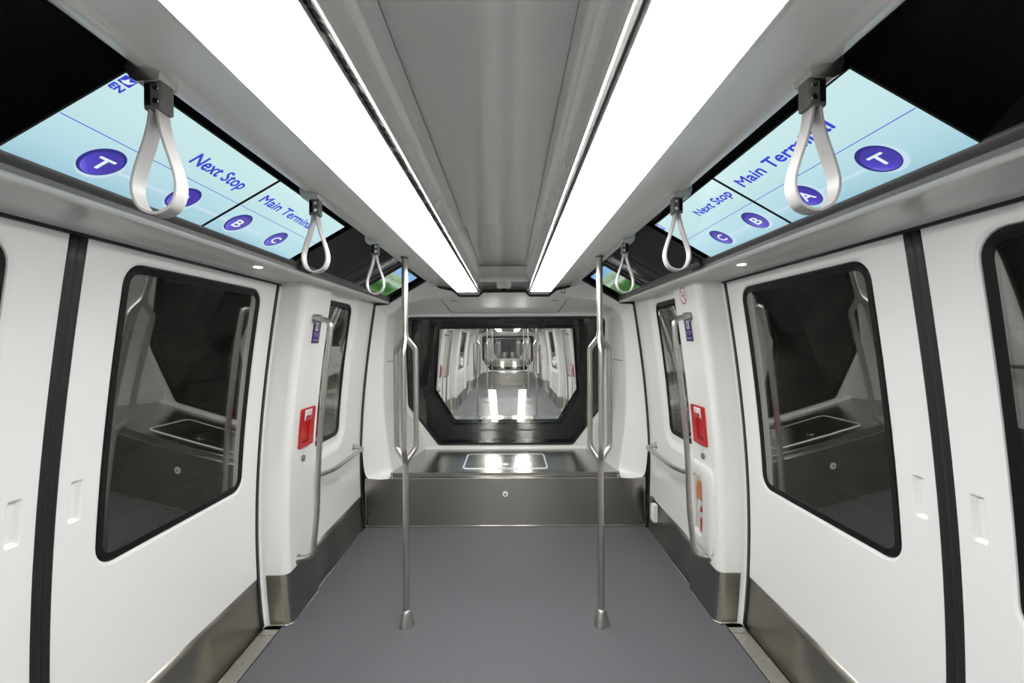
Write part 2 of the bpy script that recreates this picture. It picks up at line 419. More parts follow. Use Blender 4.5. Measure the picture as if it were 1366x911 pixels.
# dark glass cove on both sides, with the screens set into it
def scr(s, D, u, n=0.0):
    return Vector((s*(0.73+0.8667*u-0.5*n), D, 2.17-0.5*u-0.8667*n))
for s in (-1, 1):
    C = sgroup('trim_%d' % (1 if s < 0 else 2), 'black glossy slanted panel above the %s doors holding the route screens' % SIDE[s], 'cove panel', (s*0.85, YC, 2.12), short='%s black glossy slanted ceiling panel' % SIDE[s], full=True)
    mb = MB(); prof = [scr(s, 0, u) for u in (-0.13, 0.0, 0.30, 0.303)]
    sweep_y(mb, [(p.x, p.z) for p in prof], 2*YC-2.235, 2.235, flip=(s < 0))
    obj('gloss_panel', mb, M['blackgloss'], C, solid=-0.01)
    mb = MB(); sweep_y(mb, [(p.x, p.z) for p in prof], 2.235, YF-0.02, flip=(s < 0)); sweep_y(mb, [(p.x, p.z) for p in prof], YB+0.02, 2*YC-2.235, flip=(s < 0))
    obj('grey_panel', mb, M['greygloss'], C, solid=-0.01)
    mb = MB()
    pts = [(0.988, 2.023), (0.990, 2.008), (0.996, 2.000), (1.002, 1.996), (1.004, 1.982), (1.03, 1.982), (1.05, 2.03), (1.0, 2.05)]
    mb.prism([(s*x, z) for x, z in pts], 'y', YB+0.02, YF-0.02)
    obj('lower_rail', mb, M['darkbar'], C)
    mb = MB()
    for D in (2.235, 2.86, 3.22):
        for u0, u1 in ((-0.1, 0.15), (0.15, 0.302)):
            a = scr(s, D+(0.0 if u0 < 0 else 0.0), (u0+u1)/2, 0.001)
            mb.obox(Matrix.Translation(a) @ Matrix.Rotation(s*math.atan2(0.5, 0.8667), 4, 'Y'), u1-u0, 0.004, 0.003)
    obj('panel_joint', mb, M['black'], C)
    # folded bracket under the gloss panel past the second screen
    mb = MB(); mb.tube(fillet_path([scr(s, 2.27, 0.24, 0.008), scr(s, 2.27, 0.295, 0.012), scr(s, 2.31, 0.318, 0.02), scr(s, 2.42, 0.322, 0.02)], 0.03), 0.008, 10)
    obj('hinge_stay', mb, M['rubber'], C)
    # ledge over the doors
    mb = MB()
    pts = [(1.315, 1.962), (1.262, 1.962), (1.250, 1.972), (1.10, 1.972), (1.03, 1.966), (1.010, 1.965), (1.002, 1.968), (0.999, 1.974), (1.002, 1.981), (1.012, 1.986), (1.04, 1.995), (1.315, 2.02)]
    mb.prism([(s*x, z) for x, z in pts], 'y', YB+0.02, YF-0.02)
    o = struct('trim_%d' % (3 if s < 0 else 4), mb, M['ceil_panel'], 'pale ledge with rounded lip above the %s doors and windows' % SIDE[s], 'ledge', short='%s pale ledge over the doors' % SIDE[s], full=True, loc=(s*1.15, YC, 1.98), smooth=45)
    # black gap between ledge and doors
    mb = MB(); mb.box(s*1.262, s*1.40, YB+0.05, YF-0.05, 1.952, 1.968)
    struct('trim_%d' % (5 if s < 0 else 6), mb, M['rubber'], 'thin black rubber strip along the top of the %s doors' % SIDE[s], 'seal', short='%s black seal over the doors' % SIDE[s], full=True)

# ------------------------------------------------------------------ doors
def make_door(s, y0, y1, win, handle_y, split, n, where):
    """one sliding leaf; split = y where the handle strip meets the window part"""
    fn = side_fn(s); fl = (s > 0)
    R = sgroup('door_%d' % n, 'white sliding door leaf with dark window, %s' % where, 'door', (s*1.38, (y0+y1)/2, 0), short='white door leaf, %s' % where)
    mb = MB()
    loop = rrect(win[0], win[1], 0.842, 1.905, 0.075)
    ya, yb = (split, y1) if handle_y < split else (y0, split)
    holed_panel(mb, fn, (ya, yb, ZK, 1.957), loop, [(0.014, 0.0), (0.004, 0.004), (0.0, 0.014)], rings=8, flip=fl)
    ya, yb = (y0, split) if handle_y < split else (split, y1)
    slot = rrect(handle_y-0.019, handle_y+0.019, 1.045, 1.175, 0.006, 0.012)
    holed_panel(mb, fn, (ya, yb, 1.02, 1.20), slot, [(0.004, 0.0), (0.0, 0.003), (-0.006, 0.016)], rings=4, flip=fl)
    plan_sheet(mb, s, [(0, ya), (0, yb)], ZK, 1.02, 10); plan_sheet(mb, s, [(0, ya), (0, yb)], 1.20, 1.957, 12)
    inner = grow_loop(slot, -0.006); filled_loop(mb, fn, inner, 0.016, 3, flip=fl)
    o = obj('panel', mb, M['door_white'], R, smooth=25)
    mb = MB(); ring_strip(mb, fn, [(0.0, 0.0135), (0.0, 0.006), (-0.004, 0.003), (-0.028, 0.006), (-0.034, 0.012)], loop, flip=fl)
    obj('window_seal', mb, M['frit'], R)
    mb = MB(); pane_sheet(mb, fn, grow_loop(loop, -0.031), 0.009, flip=fl); pane_sheet(mb, fn, grow_loop(loop, -0.031), 0.015, flip=not fl)
    obj('pane', mb, M['glass_tint'], R, smooth=80)
    mb = MB(); plan_sheet(mb, s, [(0.0, y0), (0.0, y1)], 0.004, ZK, 6)
    obj('kick_plate', mb, M['steel_kick'], R, solid=0.02)
    # outer skin behind, so the leaf has depth
    mb = MB()
    holed_panel(mb, lambda u, v, off: W(s, 0.036+off, u, v), (y0, y1, 0.004, 1.957), loop, [(0.0, 0.0), (0.0, -0.02)], rings=6, flip=not fl)
    obj('outer_skin', mb, M['door_white'], R)
    return R
k = 0
for s in (-1, 1):
    k += 1
    make_door(s, 1.450, 2.628, (1.61, 2.49), 1.515, 1.572, k, '%s side, farther leaf of the pair' % SIDE[s])
    k += 1
    make_door(s, 0.205, 1.390, (0.35, 1.235), 1.325, 1.268, k, '%s side, nearer leaf cut by the picture edge' % SIDE[s])
    # rubber nosing where the two leaves meet
    mb = MB(); plan_sheet(mb, s, [(0.004, 1.388), (-0.002, 1.390), (-0.006, 1.396), (-0.006, 1.414), (-0.001, 1.4195), (-0.006, 1.425), (-0.006, 1.444), (-0.002, 1.450), (0.004, 1.452)], 0.006, 1.957, 24)
    struct('trim_%d' % (7 if s < 0 else 8), mb, M['rubber'], 'thick black rubber seal where the two %s door leaves meet' % SIDE[s], 'door seal', short='%s black centre door seal' % SIDE[s], solid=0.02, smooth=50)
    # seals at both outer edges of the opening
    for q, (ya, yb, d) in enumerate(((2.630, 2.668, 'far'), (0.172, 0.203, 'near'))):
        mb = MB(); plan_sheet(mb, s, [(0.004, ya), (-0.004, ya+0.004), (-0.004, yb-0.008), (0.0, yb)], 0.006, 1.957, 24)
        struct('trim_%d' % ((9 if s < 0 else 10)+2*q), mb, M['rubber'], 'black rubber seal down the %s edge of the %s doorway' % (d, SIDE[s]), 'door seal', short='%s black %s door edge seal' % (SIDE[s], d), solid=0.03, smooth=50)
    # threshold
    T = sgroup('trim_%d' % (13 if s < 0 else 14), 'pale aluminium threshold plate along the foot of the %s doors' % SIDE[s], 'door sill', (s*1.32, 1.42, 0), short='%s aluminium door sill' % SIDE[s])
    mb = MB(); mb.box(s*1.270, s*1.362, 0.20, 2.63, -0.03, 0.004); obj('plate', mb, M['alu'], T, bev=0.002)
    mb = MB(); mb.box(s*1.366, s*1.40, 0.20, 2.63, -0.03, -0.004); obj('guide_rail', mb, M['steel_kick'], T)
    mb = MB(); mb.box(s*1.266, s*1.270, 0.20, 2.63, -0.02, 0.003); obj('edge_gap', mb, M['rubber'], T)
    for yy in (2.57, 2.35, 2.1):
        mb = MB(); mb.tube([(s*1.318, yy, 0.003), (s*1.318, yy, 0.0055)], 0.006, 12); obj('screw', mb, M['steel_kick'], T)
    mb = MB(); mb.box(s*1.272, s*1.36, 2.575, 2.578, 0.003, 0.0052); obj('joint', mb, M['line'], T)

# ------------------------------------------------------------------ door pillars
OC, OW = -0.155, -0.135      # pillar face and wall face, inward of the door skin
def arc(o0, y0, o1, y1, n=6, first='y'):
    # quarter turn between two plan points
    out = []
    for i in range(n+1):
        a = i/n*PI/2
        if first == 'o': out.append((o0+(o1-o0)*math.sin(a), y0+(y1-y0)*(1-math.cos(a))))
        else: out.append((o0+(o1-o0)*(1-math.cos(a)), y0+(y1-y0)*math.sin(a)))
    return out
CAB = rrect(2.885, 3.022, 0.400, 0.775, 0.028, 0.05)
def make_pillar(s, mir, n, label, short):
    Y = (lambda y: 2.84-y) if mir else (lambda y: y)
    def place(mb):
        if mir:
            mb.v = [(x, Y(y), z) for x, y, z in mb.v]; mb.f = [f[::-1] for f in mb.f]
        return mb
    R = sgroup('trim_%d' % n, label, 'pillar', (s*1.25, Y(2.85), 0), short=short)
    front = [(-0.001, 2.640), (-0.006, 2.664), (-0.012, 2.668), (-0.030, 2.668)]
    corner = [(-0.030, 2.668), (OC+0.045, 2.668)] + arc(OC+0.045, 2.668, OC, 2.713, 8, 'o')[1:]
    back = [(OC, 3.030)] + arc(OC, 3.035, OC+0.022, 3.060, 5, 'y') + [(0.0, 3.062)]
    mb = MB(); plan_sheet(mb, s, front, 0.0, ZL, 24)
    plan_sheet(mb, s, corner, ZK, ZL, 24); plan_sheet(mb, s, back, ZK, ZL, 24)
    if s > 0 and not mir:
        plan_sheet(mb, s, [(OC, 2.713), (OC, 3.030)], ZK, 0.36, 3); plan_sheet(mb, s, [(OC, 2.713), (OC, 3.030)], 0.82, ZL, 16)
        holed_panel(mb, side_fn(s, OC), (2.713, 3.0300, 0.36, 0.82), CAB, [(0.002, 0.0), (0.0, 0.004), (0.0, 0.10)], rings=10, flip=True)
        filled_loop(mb, side_fn(s, OC), CAB, 0.10, 4, flip=True)
    else:
        plan_sheet(mb, s, [(OC, 2.713), (OC, 3.030)], ZK, ZL, 24)
    obj('cover', place(mb), M['white'], R, smooth=30)
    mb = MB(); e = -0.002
    plan_sheet(mb, s, [(-0.030, 2.667)] + [(o+e, y+e) for o, y in corner[1:6]], 0.004, ZK+0.002, 6); obj('front_kick_plate', place(mb), M['steel_front_lit'], R, smooth=30)
    mb = MB()
    plan_sheet(mb, s, [(o+e, y+e) for o, y in corner[5:]] + [(OC+e, 3.032)] + [(o+e, y-e) for o, y in back[2:-1]], 0.004, ZK+0.002, 6)
    obj('kick_plate', place(mb), M['skirt'], R, smooth=30)
    mb = MB(); mb.tube([W(s, -0.03, 2.664, 0.006)] + [W(s, o-0.003, y-0.003, 0.006) for o, y in corner[1:]] + [W(s, OC-0.003, 3.03, 0.006)], 0.004, 8)
    obj('floor_bead', place(mb), M['steel_bright'], R)
    return R
make_pillar(-1, False, 15, 'white rounded pillar between the left doors and the far left window', 'far left white door pillar')
make_pillar(1, False, 16, 'white rounded pillar with extinguisher cabinet between right doors and far right window', 'far right white door pillar')
make_pillar(-1, True, 17, 'white rounded pillar at the near side of the left doors', 'near left white door pillar')
make_pillar(1, True, 18, 'white rounded pillar at the near side of the right doors', 'near right white door pillar')

# ------------------------------------------------------------------ side walls with windows
def make_wall(s, name, ya, yb, win, label, short, wn, wlabel, wshort):
    fn = side_fn(s, OW); fl = (s > 0)
    R = sgroup(name, label, 'wall', (s*1.24, (ya+yb)/2, 0), short=short)
    loop = rrect(win[0], win[1], 0.925, 1.915, 0.07)
    mb = MB(); holed_panel(mb, fn, (ya, yb, ZK, ZL), loop, [(0.105, 0.0), (0.085, 0.004), (0.060, 0.020), (0.045, 0.024), (0.0, 0.024), (0.0, 0.06)], rings=8, flip=fl)
    obj('panel', mb, M['white'], R, smooth=40)
    mb = MB(); plan_sheet(mb, s, [(OW-0.001, ya), (OW-0.001, yb)], 0.004, ZK+0.001, 6); obj('kick_plate', mb, M['skirt'], R, solid=0.01)
    mb = MB(); mb.tube([W(s, OW-0.004, ya+0.01, 0.005), W(s, OW-0.004, yb-0.01, 0.005)], 0.0035, 8); obj('floor_bead', mb, M['steel_bright'], R)
    mb = MB(); mb.grid([[W(s, 0.036, y, z) for y in (ya, yb)] for z in zs(-0.1, 0.90, 12)], flip=not fl)
    obj('outer_skin', mb, M['door_white'], R)
    V = sgroup('window_%d' % wn, wlabel, 'window', (s*1.26, (win[0]+win[1])/2, 0.92), short=wshort)
    mb = MB(); ring_strip(mb, fn, [(-0.001, 0.040), (-0.001, 0.018), (-0.006, 0.014), (-0.030, 0.017), (-0.036, 0.022)], loop, flip=fl); obj('window_seal', mb, M['frit'], V)
    mb = MB(); pane_sheet(mb, fn, grow_loop(loop, -0.032), 0.020, flip=fl); pane_sheet(mb, fn, grow_loop(loop, -0.032), 0.026, flip=not fl); obj('pane', mb, M['glass_tint'], V, smooth=80)
for s in (-1, 1):
    make_wall(s, 'wall_'+SIDE[s], 2.90, 4.045, (3.02, 3.56), 'white moulded %s wall panel between door pillar and end wall' % SIDE[s], '%s white wall panel at the end' % SIDE[s],
              1 if s < 0 else 2, 'small dark rounded window in the far %s wall beside the pillar' % SIDE[s], 'small %s side window' % SIDE[s])
    make_wall(s, 'wall_'+SIDE[s]+'_centre', 2*YC+0.06, -0.06, (-1.95, -0.38), 'white moulded %s wall panel behind the camera' % SIDE[s], '%s white middle wall panel' % SIDE[s],
              3 if s < 0 else 4, 'wide dark window in the middle of the %s wall' % SIDE[s], 'middle %s side window' % SIDE[s])

# ------------------------------------------------------------------ end wall
def yw(z): return 4.72+0.249*(1.885-z)          # leaning plane of the end window
WIN = densify(round_poly([(-0.735, 0.505), (0.735, 0.505), (1.04, 0.95), (1.02, 1.885), (-1.02, 1.885), (-1.04, 0.95)], [0.05, 0.05, 0.10, 0.07, 0.07, 0.10]), 0.15)
R0 = [(1.02, .432, 4.07), (1.15, .432, 4.07), (1.232, .50, 4.07), (1.252, .95, 4.07), (1.208, 1.4, 4.07), (1.142, 1.90, 4.07), (1.11, 1.968, 4.07), (1.012, 1.985, 4.07), (.80, 2.11, 4.07), (.66, 2.18, 4.07), (.565, 2.13, 4.07), (.43, 2.09, 4.07), (0, 2.07, 4.07)]
R1 = [(1.005, .452, 4.16), (1.012, .47, 4.17), (1.035, .56, 4.18), (1.085, .95, 4.19), (1.09, 1.4, 4.19), (1.062, 1.80, 4.19), (1.02, 1.89, 4.19), (.94, 1.95, 4.19), (.80, 2.00, 4.19), (.63, 2.03, 4.19), (.565, 2.035, 4.19), (.43, 2.037, 4.19), (0, 2.037, 4.20)]
R2 = [(.865, .452), (.868, .52), (.94, .70), (1.068, .95), (1.062, 1.4), (1.052, 1.80), (1.035, 1.865), (.985, 1.903), (.80, 1.912), (.63, 1.912), (.565, 1.912), (.43, 1.912), (0, 1.912)]
R2 = [(x, z, yw(z)) for x, z in R2]
def full_ring(R):
    pts = [Vector((x, y, z)) for x, z, y in R]
    pts = [Vector((-p.x, p.y, p.z)) for p in pts] + pts[::-1][1:]
    return smooth_path(pts, 5)
F0, F1, F2 = full_ring(R0), full_ring(R1), full_ring(R2)
lp = lambda A, B, t: [a.lerp(b, t) for a, b in zip(A, B)]
E_ = sgroup('wall_front', 'white moulded end wall surround stepping back to the end window', 'wall', (0, 4.5, 0.43), short='white end wall')
mb = MB(); mb.grid([F0, lp(F0, F1, .5), lp(F0, F1, .90), lp(lp(F0, F1, .98), lp(F1, F2, .008), .5), lp(F1, F2, .025), lp(F1, F2, .06), lp(F1, F2, .5), lp(F1, F2, .97), F2], flip=False)
obj('surround', mb, M['white'], E_, smooth=60)
mb = MB(); holed_panel(mb, lambda u, v, off: (u, yw(v)+0.004+off, v), (-1.10, 1.10, 0.44, 1.935), WIN, [(0.004, 0.0), (0.0, 0.002), (0.0, 0.03)], rings=3)
obj('window_surround', mb, M['white'], E_, smooth=30)
mb = MB(); mb.prism([(5.01, 0.45), (5.078, 0.45), (5.066, 0.497), (5.04, 0.503), (5.03, 0.497)], 'x', -0.87, 0.87); obj('sill', mb, M['white'], E_, bev=0.003)
# header access lid: slanted gap lines and two latches
def hp(x, t): return Vector((x, 4.20+0.51*t, 2.036-0.124*t-0.002))
mb = MB()
for s in (-1, 1): mb.tube([hp(s*0.585, .12), hp(s*0.575, .20), hp(s*0.535, .90)], 0.0045, 8)
mb.tube([hp(-0.535, .90), hp(0.535, .90)], 0.0022, 8)
obj('lid_gap', mb, M['line'], E_)
for s in (-1, 1):
    mb = MB(); mb.tube([hp(s*0.47, .20)+Vector((-0.03, 0, 0)), hp(s*0.47, .20)+Vector((0.03, 0, 0))], 0.004, 8); obj('latch', mb, M['line'], E_)
    # service flap lines on the side returns
    mb = MB()
    f = lambda t, z: Vector((s*((1.086+(1.064-1.086)*t)-0.003+ (0.0 if z < 1.5 else -0.006)), 4.19+(yw(z)-4.19)*t, z))
    mb.tube([f(.12, 1.45), f(.62, 1.45)], 0.003, 8)
    mb.tube([f(.10, .80), f(.72, .86)], 0.003, 8)
    obj('flap_gap', mb, M['line'], E_)
# seal ring between car body and end cap
half = [(Xd(z)+OW+0.004, z) for z in zs(0.004, 1.95, 16)] + [(1.115, 1.968), (1.02, 1.972), (.985, 1.998), (.68, 2.18), (.625, 2.155), (.56, 2.112), (.45, 2.088), (.41, 2.056), (.39, 2.036), (.225, 2.036), (.205, 2.058), (.185, 2.074), (0, 2.074)]
path = [(-x, z) for x, z in half] + half[::-1][1:]
mb = MB()
rows = []
for dy, dr in ((-0.024, 0.0), (-0.024, 0.016), (0.006, 0.016), (0.006, -0.006)):
    row = []
    for i, (x, z) in enumerate(path):
        a = Vector(path[max(i-1, 0)]); b = Vector(path[min(i+1, len(path)-1)]); t = (b-a).normalized(); n = Vector((t.y, -t.x))
        row.append((x+n.x*dr, YF+dy, z+n.y*dr))
    rows.append(row)
mb.grid(rows, flip=True)
mb2 = struct('trim_19', mb, M['rubber'], 'black rubber seam framing the end of the cabin', 'seal', short='black rubber end seam', smooth=30)
# end window
V = sgroup('window_5', 'large black-bordered end window looking into the next cars', 'window', (0, 5.0, 0.505), short='large end window')
fnw = lambda u, v, off: (u, yw(v)+off, v)
mb = MB(); ring_strip(mb, fnw, [(-0.001, 0.03), (-0.001, 0.0), (-0.01, -0.006), (-0.022, -0.004), (-0.026, 0.006), (-0.026, 0.03)], WIN); obj('window_seal', mb, M['rubber'], V, smooth=50)
mb = MB(); ring_strip(mb, fnw, [(-0.026, 0.0075), (-0.065, 0.0075)], grow_loop(WIN, 0)); obj('printed_border', mb, M['frit_gloss'], V)
mb = MB(); filled_loop(mb, fnw, grow_loop(WIN, -0.020), 0.009, 1); obj('pane', mb, M['glass_front'], V, solid=-0.008, smooth=0)
# outside nose mask
mb = MB(); holed_panel(mb, lambda u, v, off: (u, yw(v)+0.05+off, v), (-1.40, 1.40, -0.35, 2.40), WIN, [(0.0, 0.0), (-0.0, -0.045)], rings=3, flip=False)
holed_panel(mb, lambda u, v, off: (u, yw(v)+0.08+off, v), (-1.40, 1.40, -0.35, 2.40), WIN, [(0.0, 0.0), (0.0, -0.03)], rings=3, flip=True)
struct('trim_20', mb, M['rubber'], 'black outer nose around the end window', 'nose panel', short='black outer nose panel')

# ------------------------------------------------------------------ equipment bench under the end window
B = thing('equipment_bench', 'low brushed steel equipment bench across the car under the end window', 'bench', (0, 4.5, 0), short='brushed steel bench across the end wall')
mb = MB(); mb.box(-1.228, 1.228, 4.092, 4.13, 0.012, 0.424); obj('front_panel', mb, M['steel_dark'], B, bev=0.003)
mb = MB(); mb.box(-1.232, 1.232, 4.086, 4.16, 0.424, 0.432); mb.box(-1.232, 1.232, 4.085, 4.10, 0.004, 0.012)
for s in (-1, 1): mb.box(s*1.226, s*1.233, 4.086, 4.10, 0.004, 0.43)
obj('edge_trim', mb, M['steel_bright'], B, bev=0.001)
mb = MB()
tray = [(-1.0, 4.12), (1.0, 4.12), (1.0, 4.17), (.865, 5.06), (-.865, 5.06), (-1.0, 4.17)]
mb.prism(tray, 'z', 0.434, 0.472); obj('top_plate', mb, M['steel_tray'], B, bev=0.002)
mb = MB(); mb.box(-1.0, 1.0, 4.110, 4.1215, 0.434, 0.473)
obj('front_lip', mb, M['steel_dark'], B, bev=0.004)
for s in (-1, 1):
    mb = MB(); mb.box(s*0.995, s*1.012, 4.104, 4.13, 0.432, 0.478); obj('corner_bracket', mb, M['steel_bright'], B, bev=0.002)
hl = densify(round_poly([(-0.385, 4.24), (0.385, 4.24), (0.385, 4.77), (-0.385, 4.77)], 0.045), 0.3)
fz = lambda u, v, off: (u, v, 0.472+off)
H = None
mb = MB(); filled_loop(mb, fz, grow_loop(hl, -0.008), 0.0035, 1); ring_strip(mb, fz, [(0, 0.0), (-0.008, 0.0035)], hl); H = obj('hatch', mb, M['steel_tray'], B, smooth=0)
mb = MB(); ring_strip(mb, fz, [(0.009, 0.0), (0.007, 0.0055), (-0.005, 0.0060), (-0.008, 0.003)], hl); obj('hatch_rim', mb, M['paper'], H)
mb = MB(); mb.tube([(0.0, 4.37, 0.474), (0.0, 4.37, 0.479)], 0.036, 24); mb.box(-0.012, 0.012, 4.345, 4.395, 0.479, 0.483); obj('latch', mb, M['steel_bright'], H)
mb = MB(); mb.tube([(0.0, 4.093, 0.287), (0.0, 4.084, 0.287)], [0.025, 0.023], 24); L_ = obj('lock', mb, M['paper'], B)
mb = MB(); mb.tube([(0.0, 4.085, 0.287), (0.0, 4.0825, 0.287)], 0.010, 16); obj('keyhole', mb, M['line'], L_)

# ------------------------------------------------------------------ grab poles
def make_pole(x, y, label, short, rot=0.0, group='floor to ceiling grab poles'):
    R = thing('grab_pole', label, 'grab pole', (x, y, 0), group=None, short=short)
    r = 0.0175
    mb = MB(); rows = []
    for rr, z in ((0.043, 0.0), (0.043, 0.008), (0.040, 0.018), (0.034, 0.045), (0.026, 0.075), (0.0215, 0.088), (0.0175, 0.090)):
        rows.append([(x+rr*(1+0.10*math.cos(3*a)*min(1, (0.09-z)/0.05))*math.cos(a), y+rr*(1+0.10*math.cos(3*a)*min(1, (0.09-z)/0.05))*math.sin(a), z) for a in [2*PI*k/36 for k in range(36)]])
    mb.grid(rows, closed=True); obj('base_collar', mb, M['steel'], R, smooth=50)
    mb = MB(); mb.tube([(x, y, 0.05), (x, y, 0.945)], r, 20); obj('lower_tube', mb, M['steel'], R)
    mb = MB(); mb.tube([(x, y, 1.652), (x, y, 2.125)], r, 20); obj('upper_tube', mb, M['steel'], R)
    for a in (150+rot, 270+rot, 30+rot):
        a = math.radians(a); c, s_ = math.cos(a), math.sin(a)
        q = [(0.004, 0.915), (0.006, 0.945), (0.062, 1.012), (0.065, 1.04), (0.065, 1.56), (0.062, 1.585), (0.008, 1.648), (0.004, 1.68)]
        P = fillet_path([(x+c*d, y+s_*d, z) for d, z in q], 0.035, 5)
        mb = MB(); mb.tube(P, 0.0155, 16); obj('grip_tube', mb, M['steel'], R)
    mb = MB(); mb.tube([(x, y, 2.105), (x, y, 2.125)], [0.022, 0.022], 20); obj('ceiling_socket', mb, M['plastic_grey'], R)
    return R
make_pole(-0.557, 2.67, 'stainless grab pole with three-tube grip, standing left of the aisle', 'left grab pole at the door end', rot=4)
make_pole(0.562, 2.67, 'stainless grab pole with three-tube grip, standing right of the aisle', 'right grab pole at the door end', rot=-6)

# ------------------------------------------------------------------ hanging straps
def make_strap(s, D, label, short):
    x = s*0.590; R = thing('hanging_strap', label, 'hanging strap', (x, D, 2.10), group=None, short=short)
    mb = MB(); mb.prism([(s*0.628, 2.140), (s*0.633, 2.140), (s*0.634, 2.110), (s*0.628, 2.092), (s*0.616, 2.085), (s*0.576, 2.088), (s*0.574, 2.102), (s*0.600, 2.108), (s*0.620, 2.112), (s*0.628, 2.125)], 'y', D-0.020, D+0.026)
    obj('bracket', mb, M['steel'], R, bev=0.0015)
    mb = MB(); mb.tube([(x, D-0.017, 2.094), (x, D+0.017, 2.094)], 0.013, 16); obj('pivot', mb, M['steel'], R)
    mb = MB(); mb.box(x-0.016, x+0.016, D-0.017, D+0.017, 2.036, 2.090); c = obj('clamp', mb, M['plastic_grey'], R, bev=0.004)
    for zz in (2.051, 2.074):
        mb = MB(); mb.tube([(x-s*0.0075, D-0.017, zz), (x-s*0.0075, D-0.020, zz)], 0.0052, 12); obj('screw', mb, M['steel_bright'], c)
    mb = MB(); mb.box(x+s*0.003, x+s*0.013, D-0.0185, D-0.015, 2.044, 2.082); obj('insert', mb, M['black'], c)
    half = [(0.0055, 2.046), (0.009, 2.015), (0.018, 1.980), (0.030, 1.945), (0.0385, 1.913), (0.038, 1.888), (0.028, 1.866), (0.012, 1.856), (0.0, 1.854)]
    P = smooth_path([Vector((a, 0, z)) for a, z in half] + [Vector((-a, 0, z)) for a, z in half[::-1][1:]], 4)
    rows = [[], [], [], [], [], []]
    hw = 0.016; th = 0.0026
    for i, p in enumerate(P):
        t = (P[min(i+1, len(P)-1)]-P[max(i-1, 0)]).normalized(); n = Vector((t.z, 0, -t.x))
        for k, (dn, dy) in enumerate(((-th, -hw*0.93), (0, -hw), (th, -hw*0.93), (th, hw*0.93), (0, hw), (-th, hw*0.93))):
            rows[k].append(Vector((x, D, 0))+p+n*dn+Vector((0, dy, 0)))
    mb = MB(); mb.grid(list(map(list, zip(*rows))), closed=True)
    obj('strap_loop', mb, M['strap'], R, smooth=60)
    return R
for s in (-1, 1):
    for D, d in ((0.84, 'nearest'), (1.52, 'middle'), (2.20, 'farthest')):
        make_strap(s, D, '%s of the three pale grey hanging straps on the %s' % (d, SIDE[s]), '%s pale %s hanging strap' % (d, SIDE[s]))

